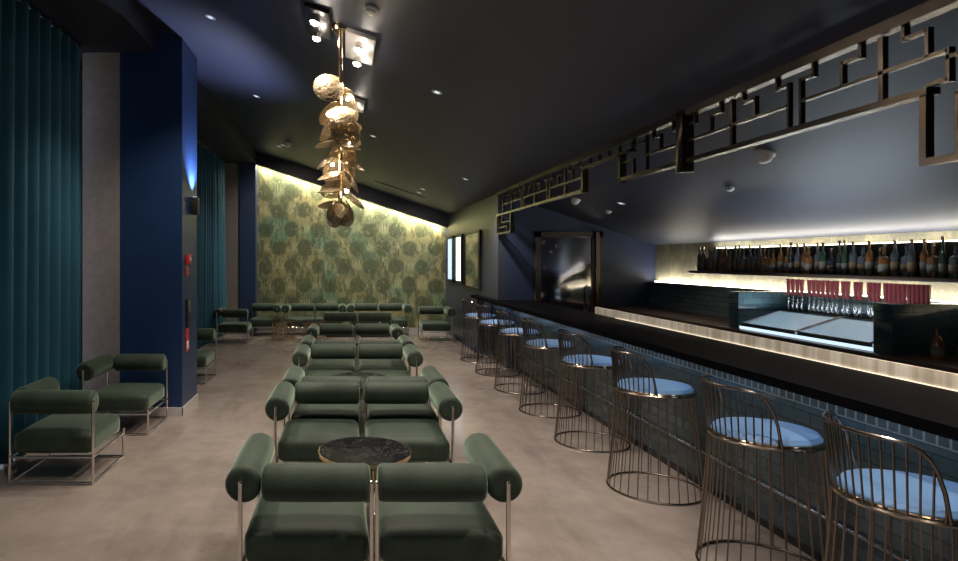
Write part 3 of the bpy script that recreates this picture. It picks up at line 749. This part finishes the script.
for (x, y, z, r, tilt, az) in specs:
    o = mk('shell', disc(r), M['shell'], ch); o.location = (x, y, z)
    o.rotation_euler = (0, math.radians(tilt), math.radians(az))
for z, x, y in ((2.98, 0.06, 0), (2.62, 0.07, -0.05), (2.45, -0.06, -0.05), (2.24, 0.05, -0.06)):
    b = mk('bulb', lathe(B(), [(0, -0.016), (0.011, -0.011), (0.015, 0), (0.011, 0.011), (0, 0.016)], 12), M['lamp'], ch); b.location = (x, y, z)
    light('chandelier_bulb_light', 'POINT', (x-0.03, 4.85+y-0.03, z), 2.6, (1.0, 0.88, 0.70), shadow_soft_size=0.03)

# ceiling spot plates beside the chandelier
def on_ceiling(x, y): return (x, y, ceil_z(x))
def spot_plate(x, y, wx, wy, lamps, label, mat):
    t = thing('ceiling_spotlight', on_ceiling(x, y), label, 'spotlight'); t.rotation_euler = (0, SLOPE, 0)
    mk('plate', bbox(B(), -wx/2, wx/2, -wy/2, wy/2, -0.035, -0.001, 0.004), M[mat], t)
    for lx, ly in lamps:
        hm = mk('lamp_head', lathe(B(), [(0.024, -0.0355), (0.034, -0.0355), (0.034, -0.085), (0.028, -0.085), (0.024, -0.05)], 18, Matrix.Translation((lx, ly, 0))), M['chrome'], t)
        mk('lamp_lens', lathe(B(), [(0, -0.105), (0.024, -0.102), (0.036, -0.088), (0.02, -0.07), (0, -0.06)], 16, Matrix.Translation((lx, ly, 0))), M['lamp'], hm)
    return t
spot_plate(0.14, 5.12, 0.25, 0.62, [(0.0, -0.14), (0.0, 0.22)], 'pale rectangular ceiling plate with two bright spots right of the chandelier top', 'white')
spot_plate(-0.20, 4.86, 0.20, 0.55, [(0.0, -0.16), (0.0, 0.18)], 'dark ceiling plate with two bright starry spots left of the chandelier top', 'black')
spot_plate(0.13, 7.0, 0.22, 0.45, [(0.0, 0.0)], 'single bright ceiling spot plate behind the chandelier', 'white')
for x, y in ((0.14, 4.98), (0.14, 5.34), (-0.20, 4.70), (-0.20, 5.04), (0.13, 7.0)):
    light('ceiling_spot_light', 'SPOT', (x, y, ceil_z(x)-0.13), 60, WARM, spot_size=math.radians(95), spot_blend=0.6, shadow_soft_size=0.03)
    light('ceiling_spot_glow', 'POINT', (x, y, ceil_z(x)-0.11), 1.2, WARM, shadow_soft_size=0.02)

# recessed downlights (each with its lamp, some added as fill), detectors and the air slot
dl = None
where = {(-1.24, 5.66): 'near the navy column', (-1.2, 8.34): 'over the left aisle beyond the column', (0.864, 5.67): 'right of the chandelier', (0.4, 8.43): 'behind the chandelier', (-1.19, 11.87): 'near the wallpaper at the left',
         (0.6, 2.6): 'above the nearest velvet chairs', (-1.24, 2.6): 'above the near left aisle', (1.5, 11.6): 'before the wallpaper at the right', (1.7, 2.55): 'above the nearest bar stools', (1.85, 9.3): 'above the farthest bar stools',
         (3.45, 7.6): 'in front of the steel door', (3.45, 2.6): 'nearest the camera', (1.2, 0.4): 'just overhead, right of the aisle', (-1.0, -0.2): 'overhead at the left, behind the viewpoint'}
for i, (x, y, pw) in enumerate(DOWN):
    lab = 'small recessed ceiling downlight ' if x < 3 else 'added small downlight over the bar well ' + where[(x, y)]  # the bar well pair is added to brighten tiles and worktop
    if dl is None:
        dl = t = thing('downlight', (0, 0, 0), lab, 'downlight')
        mk('trim_ring', lathe(B(), [(0.028, -0.004), (0.05, -0.006), (0.053, -0.001), (0.028, -0.001)], 24), M['white'], t)
        mk('lens', lathe(B(), [(0, -0.0015), (0.027, -0.0015), (0.027, -0.0035), (0, -0.0035)], 20), M['led_cool'], t)
    else: t = copy_tree(dl)
    t.location = on_ceiling(x, y); t.rotation_euler = (0, SLOPE, 0); prop(t, lab, 'downlight', 'recessed lounge downlights')
    light('downlight_lamp', 'SPOT', (x, y, ceil_z(x)-0.03), pw, WARM, spot_size=math.radians(120), spot_blend=0.7, shadow_soft_size=0.06)
for x in (-1.3, 0.15, 1.5):  # added washers that even out the light on the wallpaper
    t = copy_tree(dl); t.location = on_ceiling(x, 12.2); t.rotation_euler = (0, SLOPE, 0)
    prop(t, 'added wall washer in the ceiling aimed at the %s of the palm wallpaper' % {-1.3: 'left', 0.15: 'middle', 1.5: 'right'}[x], 'downlight', 'recessed lounge downlights')
    light('added_washer_lamp', 'SPOT', (x, 12.2, ceil_z(x)-0.03), 115, (1.0, 0.90, 0.76), (math.radians(46), 0, 0), spot_size=math.radians(95), spot_blend=0.9, shadow_soft_size=0.06)
light('column_up_light', 'SPOT', (-1.66, 7.1, 2.46), 200, (0.60, 0.67, 1.0), (PI, math.radians(-6), 0), spot_size=math.radians(110), spot_blend=0.8, shadow_soft_size=0.02)
def dome(x, y, r, label, mat='white', h=0.5):
    t = thing('ceiling_detector', on_ceiling(x, y), label, 'smoke detector'); t.rotation_euler = (0, SLOPE, 0)
    mk('base', lathe(B(), [(0, -0.001), (r, -0.001), (r, -0.018), (r*0.9, -0.022), (0, -0.022)], 24), M[mat], t)
    mk('dome', lathe(B(), [(r*0.85, -0.0225), (r*0.75, -0.022-r*h*0.6), (r*0.4, -0.022-r*h*0.95), (0, -0.022-r*h)], 24), M[mat], t)
dome(0.20, 4.31, 0.055, 'round white detector on the ceiling above the chandelier')
dome(3.15, 4.56, 0.07, 'white dome detector on the ceiling over the bar, largest', h=0.9)
dome(3.56, 5.62, 0.035, 'tiny detector on the bar ceiling behind the white dome')
dome(3.11, 8.18, 0.065, 'white dome on the bar ceiling under the far fretwork', h=0.9)
dome(3.58, 8.25, 0.04, 'small detector on the bar ceiling above the steel door')
dome(-1.05, 11.4, 0.09, 'pale dome on the ceiling near the wallpaper top left', h=0.7)
vs = thing('air_slot', on_ceiling(1.15, 12.6), 'thin dark air slot in the ceiling before the wallpaper', 'vent'); vs.rotation_euler = (0, SLOPE, 0)
bm = B(); box(bm, -0.55, 0.55, -0.05, -0.035, -0.008, -0.001); box(bm, -0.55, 0.55, 0.035, 0.05, -0.008, -0.001)
mk('frame', bm, M['soffit'], vs, False); mk('louvre', box(B(), -0.55, 0.55, -0.035, 0.035, -0.004, -0.001), M['black'], vs, False)
